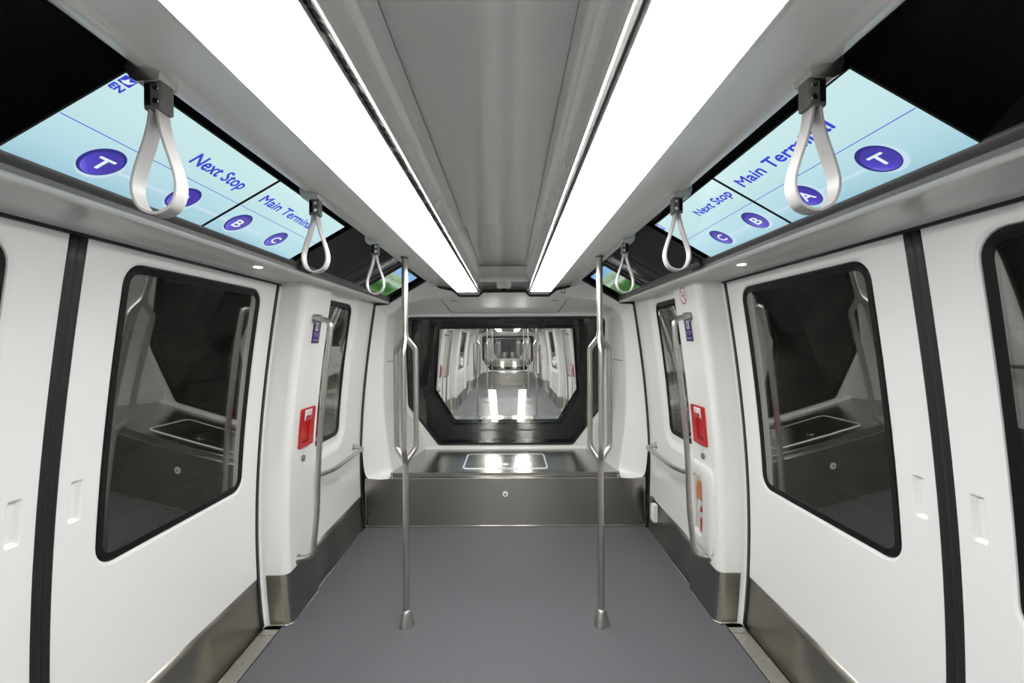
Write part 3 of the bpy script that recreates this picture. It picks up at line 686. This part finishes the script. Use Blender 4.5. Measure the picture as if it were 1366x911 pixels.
# ------------------------------------------------------------------ vertical grab bars on the pillars and low rails
for s in (-1, 1):
    R = thing('grab_bar', 'tall vertical stainless grab bar bent into the %s door pillar' % SIDE[s], 'grab bar', (s*1.2, 2.82, 0.3), short='%s tall pillar grab bar' % SIDE[s])
    P = [W(s, OC-0.004, 2.82, 1.772), W(s, OC-0.105, 2.82, 1.762)] + [W(s, OC-0.115, 2.82, z) for z in (1.60, 1.40, 1.20, 1.0, 0.8, 0.6)] + [W(s, OC-0.085, 2.81, 0.335), W(s, OC-0.004, 2.80, 0.322)]
    mb = MB(); mb.tube(fillet_path(P, 0.07, 7), 0.0165, 18); obj('tube', mb, M['steel'], R)
    for z, y in ((1.772, 2.82), (0.322, 2.80)):
        a = Vector(W(s, OC, y, z)); mb = MB(); mb.tube([a, a+Vector((-s*0.007, 0, 0))], [0.030, 0.028], 24); obj('flange', mb, M['steel'], R)
    R = thing('low_handrail', 'short low horizontal stainless rail below the far %s window' % SIDE[s], 'handrail', (s*1.2, 3.5, 0.75), short='%s low horizontal handrail' % SIDE[s])
    z = 0.745
    P = [W(s, OW-0.003, 3.875, z+0.012), W(s, OW-0.082, 3.875, z), W(s, OW-0.082, 3.22, z), W(s, OW-0.03, 3.062, z+0.004)]
    mb = MB(); mb.tube(fillet_path(P, 0.07, 7), 0.0155, 16); obj('tube', mb, M['steel'], R)
    a = Vector(W(s, OW, 3.875, z+0.012)); mb = MB(); mb.tube([a, a+Vector((-s*0.007, 0, 0))], [0.028, 0.026], 24); obj('flange', mb, M['steel'], R)
    # emergency handle box
    fn = side_fn(s, OC); fl = (s > 0)
    R = thing('emergency_handle', 'red emergency door release box on the %s door pillar' % SIDE[s], 'emergency handle', (s*1.22, 2.88, 1.1), short='%s red emergency box' % SIDE[s])
    lo = rrect(2.785, 2.980, 0.985, 1.225, 0.014, 0.05); inn = rrect(2.815, 2.905, 1.015, 1.150, 0.006, 0.05)
    mb = MB(); holed_panel(mb, lambda u, v, off: W(s, OC-0.012+off, u, v), (2.787, 2.978, 0.987, 1.223), inn, [(0.003, 0.0), (0.0, 0.001), (0.0, 0.009)], rings=2, flip=fl)
    ring_strip(mb, fn, [(0.0, 0.001), (0.0, -0.009), (-0.004, -0.012), (-0.012, -0.012)], lo, flip=fl)
    obj('plate', mb, M['red'], R, smooth=40)
    mb = MB(); filled_loop(mb, fn, inn, -0.004, 2, flip=fl); obj('recess', mb, M['red'], R)
    mb = MB(); filled_loop(mb, fn, rrect(2.815, 2.905, 1.017, 1.036, 0.004, 0.05), -0.008, 1, flip=fl); obj('pull_handle', mb, M['red_dark'], R, solid=0.004)
    mb = MB(); filled_loop(mb, fn, rrect(2.825, 2.925, 1.150, 1.214, 0.003, 0.05), -0.0135, 1, flip=fl); p = obj('instruction_label', mb, M['paper'], R, solid=0.001)
    mb = MB()
    for zz, h in ((1.178, 0.004), (1.168, 0.012), (1.156, 0.007)):
        filled_loop(mb, fn, rrect(2.840, 2.920, zz-h/2, zz+h/2, 0.001, 0.1), -0.0145, 1, flip=fl)
    obj('red_print', mb, M['red'], p)
    mb = MB()
    for zz in (1.205, 1.198, 1.191): filled_loop(mb, fn, rrect(2.835, 2.915, zz-0.0012, zz+0.0012, 0.0004, 0.1), -0.0145, 1, flip=fl)
    obj('small_print', mb, M['greyprint'], p)
    # key switch below
    R = thing('key_switch', 'small round metal key switch under the %s red box' % SIDE[s], 'key switch', (s*1.23, 2.87, 0.9), short='%s round key switch' % SIDE[s])
    a = Vector(W(s, OC, 2.865, 0.915)); mb = MB(); mb.tube([a, a+Vector((-s*0.008, 0, 0))], [0.020, 0.019], 24); k_ = obj('barrel', mb, M['line'], R)
    mb = MB(); b_ = a+Vector((-s*0.008, 0, 0)); mb.tube([b_, b_+Vector((-s*0.002, 0, 0))], 0.011, 16); obj('key_slot', mb, M['steel'], k_)
    mb = MB()
    for dy, dz, wd in ((-0.004, 0.040, 0.018), (0.016, 0.040, 0.006), (-0.030, 0.004, 0.006), (-0.030, 0.014, 0.008)):
        filled_loop(mb, fn, rrect(2.865+dy-wd/2, 2.865+dy+wd/2, 0.915+dz-0.0025, 0.915+dz+0.0025, 0.0005, 0.1), -0.0006, 1, flip=fl)
    obj('small_print', mb, M['greyprint'], R, smooth=0)
    # purple notice sticker
    R = thing('notice_sticker', 'narrow purple notice sticker high on the %s door pillar behind the bar' % SIDE[s], 'sticker', (s*1.15, 2.88, 1.7), short='%s purple sticker' % SIDE[s])
    mb = MB(); filled_loop(mb, fn, rrect(2.828, 2.938, 1.622, 1.800, 0.003, 0.06), -0.0012, 2, flip=fl); obj('sheet', mb, M['purple'], R, solid=0.001)
    mb = MB(); filled_loop(mb, fn, rrect(2.862, 2.904, 1.700, 1.750, 0.003, 0.06), -0.0020, 1, flip=fl); obj('white_patch', mb, M['paper'], R, smooth=0)
    mb = MB(); filled_loop(mb, fn, rrect(2.869, 2.897, 1.708, 1.742, 0.002, 0.06), -0.0026, 1, flip=fl); obj('grey_patch', mb, M['greyprint'], R, smooth=0)
    mb = MB()
    for zz, h, w0, w1 in ((1.792, .004, 2.84, 2.925), (1.770, .006, 2.85, 2.915), (1.684, .004, 2.84, 2.925), (1.675, .003, 2.84, 2.92), (1.667, .003, 2.84, 2.925), (1.642, .008, 2.845, 2.92)):
        filled_loop(mb, fn, rrect(w0, w1, zz-h/2, zz+h/2, 0.0008, 0.1), -0.0020, 1, flip=fl)
    obj('small_print', mb, M['lilac'], R, smooth=0)
    # downlight and screws in the ledge
    R = thing('downlight', 'small glowing downlight in the %s ledge above the doors' % SIDE[s], 'downlight', (s*1.108, 2.13, 1.974), short='small %s ledge downlight' % SIDE[s])
    a = Vector((s*1.108, 2.13, 1.9745))
    mb = MB(); mb.tube([a, a+Vector((0, 0, -0.003))], [0.026, 0.024], 24); obj('bezel', mb, M['steel'], R)
    mb = MB(); mb.tube([a+Vector((0, 0, -0.002)), a+Vector((0, 0, -0.0045))], [0.020, 0.018], 24); obj('lens', mb, M['down'], R)
    for D, xx in ((2.42, 1.10), (2.62, 1.10), (1.47, 1.17)):
        mb = MB(); mb.tube([(s*xx, D, 1.975), (s*xx, D, 1.9725)], 0.008, 12)
        R = struct('trim_%d' % (21), mb, M['line'], 'tiny screw cap in the %s ledge, %s' % (SIDE[s], {2.42: 'just before the pillar', 2.62: 'over the pillar', 1.47: 'over the door window'}[D]), 'screw cap', short='tiny %s ledge screw cap at %s' % (SIDE[s], {2.42: 'pillar front', 2.62: 'pillar top', 1.47: 'door'}[D]))

# no-smoking sign (right pillar)
s = 1; fn = side_fn(1, OC)
R = thing('no_smoking_sign', 'round red no smoking sign at the top of the right pillar', 'sign', (1.12, 2.886, 1.93), short='round no smoking sign')
circ = lambda cy, cz, r, n=40: [(cy+r*math.cos(2*PI*i/n), cz+r*math.sin(2*PI*i/n)) for i in range(n)]
c0 = circ(2.886, 1.905, 0.053)
mb = MB(); filled_loop(mb, fn, c0, -0.001, 2, flip=True); obj('disc', mb, M['paper'], R, solid=0.001)
mb = MB(); ring_strip(mb, fn, [(0.0, -0.0016), (-0.007, -0.0016)], c0, flip=True)
d = 0.047/math.sqrt(2); h = 0.0028
mb.face([W(1, OC-0.0022, 2.886+a, 1.905+b) for a, b in ((d+h, d-h), (d-h, d+h), (-d-h, -d+h), (-d+h, -d-h))])
obj('ring_and_bar', mb, M['redprint'], R, smooth=0)
mb = MB(); mb.face([W(1, OC-0.0014, 2.886+a, 1.905+b) for a, b in ((-0.03, -0.004), (0.022, -0.004), (0.022, 0.004), (-0.03, 0.004))]);
for q in (0.0, 0.01): mb.tube(smooth_path([W(1, OC-0.0016, 2.886-0.020+q, 1.915), W(1, OC-0.0016, 2.886-0.026+q, 1.922), W(1, OC-0.0016, 2.886-0.018+q, 1.93)], 4), 0.0012, 6)
obj('cigarette_print', mb, M['greyprint'], R, smooth=0)

# extinguisher cabinet (right pillar)
R = thing('extinguisher_cabinet', 'white framed cabinet with clear window low on the right pillar', 'cabinet', (1.24, 2.9, 0.6), short='white extinguisher cabinet')
lo = rrect(2.735, 3.052, 0.335, 0.862, 0.055, 0.06)
mb = MB()
outer = lo; inner = CAB
# ring between rounded outer frame and the window loop (matched by angle)
Nn = 72
def ray_loop(loop, n, c):
    out = []
    for i in range(n):
        a = 2*PI*i/n; dx, dy = math.cos(a), math.sin(a); best = None
        for j in range(len(loop)):
            p, q = loop[j], loop[(j+1) % len(loop)]
            ex, ey = q[0]-p[0], q[1]-p[1]; den = dx*ey-dy*ex
            if abs(den) < 1e-12: continue
            t = ((p[0]-c[0])*ey-(p[1]-c[1])*ex)/den; u = ((p[0]-c[0])*dy-(p[1]-c[1])*dx)/den
            if t > 0 and -1e-6 <= u <= 1+1e-6 and (best is None or t > best): best = t
        out.append((c[0]+dx*best, c[1]+dy*best))
    return out
cc = (2.957, 0.587); LO = ray_loop(lo, Nn, cc); LI = ray_loop(CAB, Nn, cc)
rows = [[W(1, OC+o, u, v) for u, v in l] for l, o in ((LO, 0.0), (LO, -0.010), (grow_loop(LO, -0.006), -0.014), (lerp_loop(LO, LI, .6), -0.014), (lerp_loop(LO, LI, .96), -0.012), (LI, -0.004), (LI, 0.003))]
mb.grid(rows, closed=True, flip=True); obj('frame', mb, M['white'], R, smooth=35)
mb = MB(); filled_loop(mb, fn, grow_loop(CAB, 0.002), -0.004, 3, flip=True); obj('pane', mb, M['glass_clear'], R, solid=0.002, smooth=80)
R = thing('fire_extinguisher', 'red fire extinguisher with orange cover inside the right pillar cabinet', 'fire extinguisher', (1.29, 2.957, 0.41), short='red fire extinguisher')
ex, ey = Xd(0.6)+OC+0.060, 2.952
def lathe(mb, prof, cx, cy, n=28):
    mb.grid([[(cx+r*math.cos(2*PI*k/n), cy+r*math.sin(2*PI*k/n), z) for k in range(n)] for r, z in prof], closed=True); return mb
mb = MB(); lathe(mb, [(0.0, 0.402), (0.046, 0.403), (0.053, 0.41), (0.053, 0.545), (0.048, 0.565), (0.028, 0.582), (0.014, 0.588), (0.0, 0.588)], ex, ey); bd = obj('body', mb, M['red'], R)
mb = MB(); lathe(mb, [(0.0538, 0.505), (0.0538, 0.540)], ex, ey); obj('label_band', mb, M['paper'], bd)
mb = MB(); lathe(mb, [(0.0, 0.585), (0.017, 0.586), (0.017, 0.612), (0.0, 0.613)], ex, ey); obj('valve', mb, M['black'], R)
mb = MB(); mb.box(ex-0.03, ex+0.02, ey-0.064, ey-0.05, 0.45, 0.60); obj('hose', mb, M['black'], R, bev=0.008)
mb = MB(); mb.prism([(ex-0.052, 0.605), (ex+0.030, 0.605), (ex+0.034, 0.70), (ex+0.01, 0.745), (ex-0.040, 0.738), (ex-0.054, 0.69)], 'y', ey-0.058, ey+0.058); obj('cover', mb, M['orange'], R, bev=0.012, seg=3)
mb = MB(); mb.box(ex-0.020, ex+0.03, ey-0.03, ey+0.02, 0.742, 0.760); obj('lever', mb, M['black'], R, bev=0.004)

# socket outlet on the right skirting
R = thing('socket_outlet', 'white socket box with grey conduit low in the far right corner', 'socket', (1.22, 3.86, 0.15), short='white wall socket box')
xs = Xd(0.22)+OW
mb = MB(); mb.box(xs-0.045, xs-0.002, 3.800, 3.862, 0.140, 0.285); obj('box', mb, M['white'], R, bev=0.006)
mb = MB(); mb.box(xs-0.050, xs-0.044, 3.806, 3.856, 0.155, 0.265); obj('face_plate', mb, M['paper'], R, bev=0.003)
mb = MB(); mb.box(xs-0.03, xs-0.002, 3.905, 3.955, 0.17, 0.31); obj('conduit_plate', mb, M['plastic_grey'], R, bev=0.004)
mb = MB(); mb.tube([(xs-0.018, 3.86, 0.22), (xs-0.018, 3.91, 0.22)], 0.012, 12); obj('conduit', mb, M['plastic_grey'], R)

# dome camera on the ceiling
R = thing('dome_camera', 'small dome camera in the middle of the far ceiling end', 'camera', (0.0, 3.80, 2.06), short='small ceiling dome camera')
mb = MB(); lathe(mb, [(0.060, 2.081), (0.060, 2.074), (0.052, 2.064), (0.036, 2.060), (0.028, 2.059)], 0.0, 3.80, 32); obj('housing', mb, M['ceil'], R, smooth=60)
mb = MB(); lathe(mb, [(0.028, 2.061), (0.025, 2.050), (0.014, 2.042), (0.0, 2.040)], 0.0, 3.80, 24); obj('lens', mb, M['blackgloss'], R, smooth=80)
# small emblem print on the header, right
R = thing('seat_symbol', 'tiny dark printed symbol on the header right of the light end', 'symbol', (0.53, 4.12, 2.08), short='tiny header symbol')
mb = MB()
for q in (0, 0.022): mb.tube(smooth_path([(0.50+q*1.2, 4.106, 2.062), (0.515+q*1.2, 4.105, 2.082), (0.50+q*1.2, 4.104, 2.094)], 4), 0.003, 6)
mb.tube([(0.50, 4.107, 2.056), (0.545, 4.107, 2.056)], 0.003, 6)
obj('print', mb, M['line'], R)

# ------------------------------------------------------------------ screens
def frame_mtx(s, D, u, n):
    p = scr(s, D, u, n)
    if s < 0: X, U = Vector((0, 1, 0)), Vector((0.8667, 0, 0.5))
    else: X, U = Vector((0, -1, 0)), Vector((-0.8667, 0, 0.5))
    Z = X.cross(U).normalized()
    return Matrix(((X.x, U.x, Z.x, p.x), (X.y, U.y, Z.y, p.y), (X.z, U.z, Z.z, p.z), (0, 0, 0, 1)))
def text(name, body, s, D0, D1, ubase, cap, m, parent, n=0.0065, weight=0.0):
    cu = bpy.data.curves.new(name, 'FONT'); cu.body = body; cu.size = 1.0; cu.extrude = 0.0
    cu.resolution_u = 4
    tmp = bpy.data.objects.new('tmp', cu); col.objects.link(tmp); bpy.context.view_layer.update()
    me = bpy.data.meshes.new_from_object(tmp.evaluated_get(bpy.context.evaluated_depsgraph_get()))
    bpy.data.objects.remove(tmp); me.name = name
    xs_ = [v.co.x for v in me.vertices]; x0, x1 = min(xs_), max(xs_)
    caph = 0.729
    sx = abs(D1-D0)/(x1-x0); sy = cap/caph
    start = min(D0, D1) if s < 0 else max(D0, D1)
    T = frame_mtx(s, start, ubase, n)
    o0 = Vector(parent['_o']) if '_o' in parent else Vector(parent.location)
    P0 = [Vector(((v.co.x-x0)*sx, v.co.y*sy, 0)) for v in me.vertices]; F_ = [tuple(p.vertices) for p in me.polygons]
    vs, fs = [], []
    for k, (ax, ay) in enumerate(((0, 0), (weight, 0), (-weight, 0), (0, weight), (0, -weight))):
        vs += [(T @ (p+Vector((ax, ay, 0.00004*k)))) - o0 for p in P0]; fs += [tuple(i+k*len(P0) for i in f) for f in F_]
    me = bpy.data.meshes.new(name); me.from_pydata(vs, [], fs)
    me.materials.clear(); me.materials.append(m)
    o = bpy.data.objects.new(name, me); col.objects.link(o); o.parent = parent; o['_o'] = list(o0); return o
def marker(s, D, letter, parent):
    r = 0.050; T = frame_mtx(s, D, 0.228, 0.0052)
    n = 40
    def disc(rx, dz, cx=0, cy=0):
        mb = MB(); pts = [T @ Vector((cx+rx*math.cos(2*PI*k/n), cy+rx*math.sin(2*PI*k/n), dz)) for k in range(n)]
        mb.face(pts); mb.uv = {i: (0.5+0.5*math.cos(2*PI*i/n), 0.5+0.5*math.sin(2*PI*i/n)) for i in range(n)}; return mb
    o = obj('route_marker', disc(r*1.04, 0.0, 0.003 if s < 0 else 0.005, -0.004), M['scr_line'], parent, smooth=0)
    obj('ring', disc(r, 0.0004, -0.003, 0.003), M['navy'], o, smooth=0)
    obj('disc', disc(r*0.86, 0.0008), M['scr_marker'], o, smooth=0)
    wd = {'T': 0.042, 'A': 0.044, 'B': 0.036, 'C': 0.040}[letter]
    sgn = -1 if s < 0 else 1
    text('letter', letter, s, D+sgn*wd/2 if s > 0 else D-wd/2, D-sgn*wd/2 if s > 0 else D+wd/2, 0.228+0.019, 0.040, M['scr_white'], o, n=0.0066, weight=0.0012)
    return o
def screen_panel(R, s, D0, D1, u0, u1, m, name='picture'):
    mb = MB(); N = 0.004
    a = scr(s, D0, u0, N); b = scr(s, D1, u0, N); c = scr(s, D1, u1, N); d_ = scr(s, D0, u1, N)
    mb.face([a, b, c, d_], flip=(s < 0))
    pts = [a, b, c, d_]
    mb.uv = {0: (0, 1), 1: (1, 1), 2: (1, 0), 3: (0, 0)} if s < 0 else {0: (1, 1), 1: (0, 1), 2: (0, 0), 3: (1, 0)}
    # vertices keep their order even when the face is flipped
    return obj(name, mb, m, R, smooth=0)
def bezel(R, s, D0, D1, u0, u1):
    mb = MB(); T = frame_mtx(s, (D0+D1)/2, (u0+u1)/2, 0.0015)
    mb.obox(T, D1-D0+0.008, u1-u0+0.008, 0.0045); obj('bezel', mb, M['rubber'], R)
def strip(R, s, D0, D1, u, h, m, name, n=0.0048):
    mb = MB(); mb.face([scr(s, D0, u-h/2, n), scr(s, D1, u-h/2, n), scr(s, D1, u+h/2, n), scr(s, D0, u+h/2, n)], flip=(s < 0)); return obj(name, mb, m, R, smooth=0)
def logo(R, s, D, u):
    T = frame_mtx(s, D, u, 0.0056)
    mb = MB(); mb.face([T @ Vector((x, y, 0)) for x, y in ((0, 0), (0.030, 0), (0.030, 0.022), (0, 0.022))]); o = obj('logo', mb, M['blue'], R, smooth=0)
    mb = MB(); mb.face([T @ Vector((x, y, 0.0005)) for x, y in ((0.003, 0.006), (0.012, 0.003), (0.022, 0.006), (0.028, 0.019), (0.018, 0.012), (0.012, 0.019), (0.009, 0.010))]); obj('emblem', mb, M['scr_white'], o, smooth=0)
    st = D if s < 0 else D
    text('lettering', 'EN', s, st if s < 0 else st-0.028, st+0.028 if s < 0 else st, u+0.021, 0.016, M['blue'], o, n=0.0060, weight=0.0012)
for s in (-1, 1):
    for (D0, D1, which) in ((0.935, 1.553, 'nearer'), (1.567, 2.178, 'farther')):
        if s < 0: txt = 'showing stops T and A and Next Stop' if which == 'nearer' else 'showing stops B and C and Main Terminal'
        else: txt = 'showing stops A and T and Main Terminal' if which == 'nearer' else 'showing stops C and B and Next Stop'
        R = thing('display_screen', '%s route screen over the %s door, %s' % (which, SIDE[s], txt), 'screen', tuple(scr(s, (D0+D1)/2, 0.15, 0)), group='route screens above the doors', short='%s %s pale blue route screen' % (which, SIDE[s]))
        bezel(R, s, D0, D1, 0.0, 0.300)
        pic = screen_panel(R, s, D0, D1, 0.0, 0.300, M['scr_bg'])
        strip(R, s, D0+0.001, D1-0.001, 0.155, 0.0022, M['blue'], 'divider_line')
        c1, c2 = ((1.105, 1.380) if which == 'nearer' else (1.660, 1.927))
        strip(R, s, max(D0, c1-0.02), c2, 0.236, 0.010, M['scr_line'], 'route_line', n=0.0046)
        if which == 'farther': strip(R, s, D0+0.001, c1, 0.236, 0.010, M['scr_line'], 'route_line', n=0.0046)
        else: strip(R, s, c2, D1-0.001, 0.236, 0.010, M['scr_line'], 'route_line', n=0.0046)
        l1, l2 = ('T', 'A') if which == 'nearer' else ('B', 'C')
        marker(s, c1, l1, R); marker(s, c2, l2, R)
        if s < 0:
            if which == 'nearer': text('lettering', 'Next Stop', s, 1.250, 1.482, 0.106, 0.045, M['blue'], R, weight=0.0016); logo(R, s, 0.937, 0.024)
            else: text('lettering', 'Main Terminal', s, 1.597, 1.995, 0.106, 0.042, M['blue'], R, weight=0.0016)
        else:
            if which == 'nearer': text('lettering', 'Main Terminal', s, 1.505, 1.085, 0.090, 0.042, M['blue'], R, weight=0.0016)
            else: text('lettering', 'Next Stop', s, 1.850, 1.582, 0.090, 0.038, M['blue'], R, weight=0.0016); logo(R, s, 2.172, 0.024)
    R = thing('display_screen', 'small landscape screen of sky and grass at the far %s ceiling corner' % SIDE[s], 'screen', tuple(scr(s, 3.55, 0.15, 0)), short='%s corner landscape screen' % SIDE[s])
    bezel(R, s, 3.34, 3.90, 0.0, 0.300)
    screen_panel(R, s, 3.34, 3.90, 0.0, 0.300, M['scr_grass'])

# ------------------------------------------------------------------ copies: rear half of our car, then the cars seen through the end window
def copy_tree(o, parent=None):
    c = o.copy(); col.objects.link(c)
    if parent is not None:
        c.parent = parent; c.matrix_parent_inverse = o.matrix_parent_inverse.copy()
    for ch in list(o.children): copy_tree(ch, c)
    return c
def place_copy(o, T, label, prefix=None):
    c = copy_tree(o); c.matrix_world = T @ o.matrix_basis
    words = label.split(); c['label'] = ' '.join(words[:16])
    if 'group' in c: del c['group']
    return c
ROT = Matrix.Translation((0, YC, 0)) @ Matrix.Rotation(PI, 4, 'Z') @ Matrix.Translation((0, -YC, 0))
base = list(REG)
swap = lambda t: t.replace('left', '@').replace('right', 'left').replace('@', 'right')
rear = []
NOREAR = ('hanging_strap', 'notice_sticker', 'no_smoking_sign', 'extinguisher_cabinet', 'fire_extinguisher', 'socket_outlet', 'dome_camera', 'seat_symbol', 'downlight', 'key_switch', 'emergency_handle', 'display_screen')
SKIPFAR = ('notice_sticker', 'key_switch', 'no_smoking_sign', 'seat_symbol', 'socket_outlet', 'downlight', 'trim_21')
def root_name(o): return o.name.split('.')[0]
for o, short, full in base:
    if full: continue
    n = root_name(o)
    if n.startswith('wall_') and n.endswith('centre') or n in ('window_3', 'window_4'): continue
    if n in NOREAR or n == 'trim_21' or n in ('low_handrail', 'grab_bar'): continue
    place_copy(o, ROT, swap(short) + ', in the rear half of this car')
for k, where in ((1, 'next car'), (2, 'farthest car')):
    for o, short, full in base:
        n = root_name(o)
        if n in SKIPFAR: continue
        TR = Matrix.Translation((0, PITCH*k, 0))
        if full or n.endswith('centre') or n in ('window_3', 'window_4'):
            place_copy(o, TR, '%s, in the %s past the end window' % (short, where)); continue
        if k == 2 and n in ('display_screen', 'hanging_strap', 'extinguisher_cabinet', 'fire_extinguisher', 'dome_camera'): continue
        place_copy(o, TR @ ROT, '%s, near half of the %s' % (swap(short), where))
        if n in ('display_screen', 'hanging_strap'): continue
        place_copy(o, TR, '%s, far half of the %s' % (short, where))
    # middle pair of poles
    for s in (-1, 1):
        src = [o for o, sh, f in base if root_name(o) == 'grab_pole'][0 if s < 0 else 1]
        place_copy(src, Matrix.Translation((0, PITCH*k+YC-2.67, 0)), '%s grab pole halfway along the %s, past the end window' % (SIDE[s], where))

# ------------------------------------------------------------------ the dark guideway outside
def outside(name, mb, label, cat):
    o = obj(name, mb, M['concrete']); o['kind'] = 'structure'; o['label'] = label; o['category'] = cat
for s in (-1, 1):
    mb = MB(); prof = []
    z = -1.1
    while z < 3.4:
        prof += [(s*1.95, z), (s*1.95, z+0.28), (s*1.98, z+0.29), (s*1.98, z+0.30)]; z += 0.31
    mb.grid([[(x, y, z) for x, z in prof] for y in (-9, 36)], flip=(s > 0))
    outside('wall_tunnel_'+SIDE[s], mb, 'dark ribbed concrete tunnel wall beyond the %s windows' % SIDE[s], 'tunnel wall')
mb = MB(); mb.box(-2.7, 2.7, -9, 36, -1.2, -1.0)
outside('ground', mb, 'dark concrete guideway under the cars', 'guideway')

for o in bpy.data.objects:
    if '_o' in o: del o['_o']
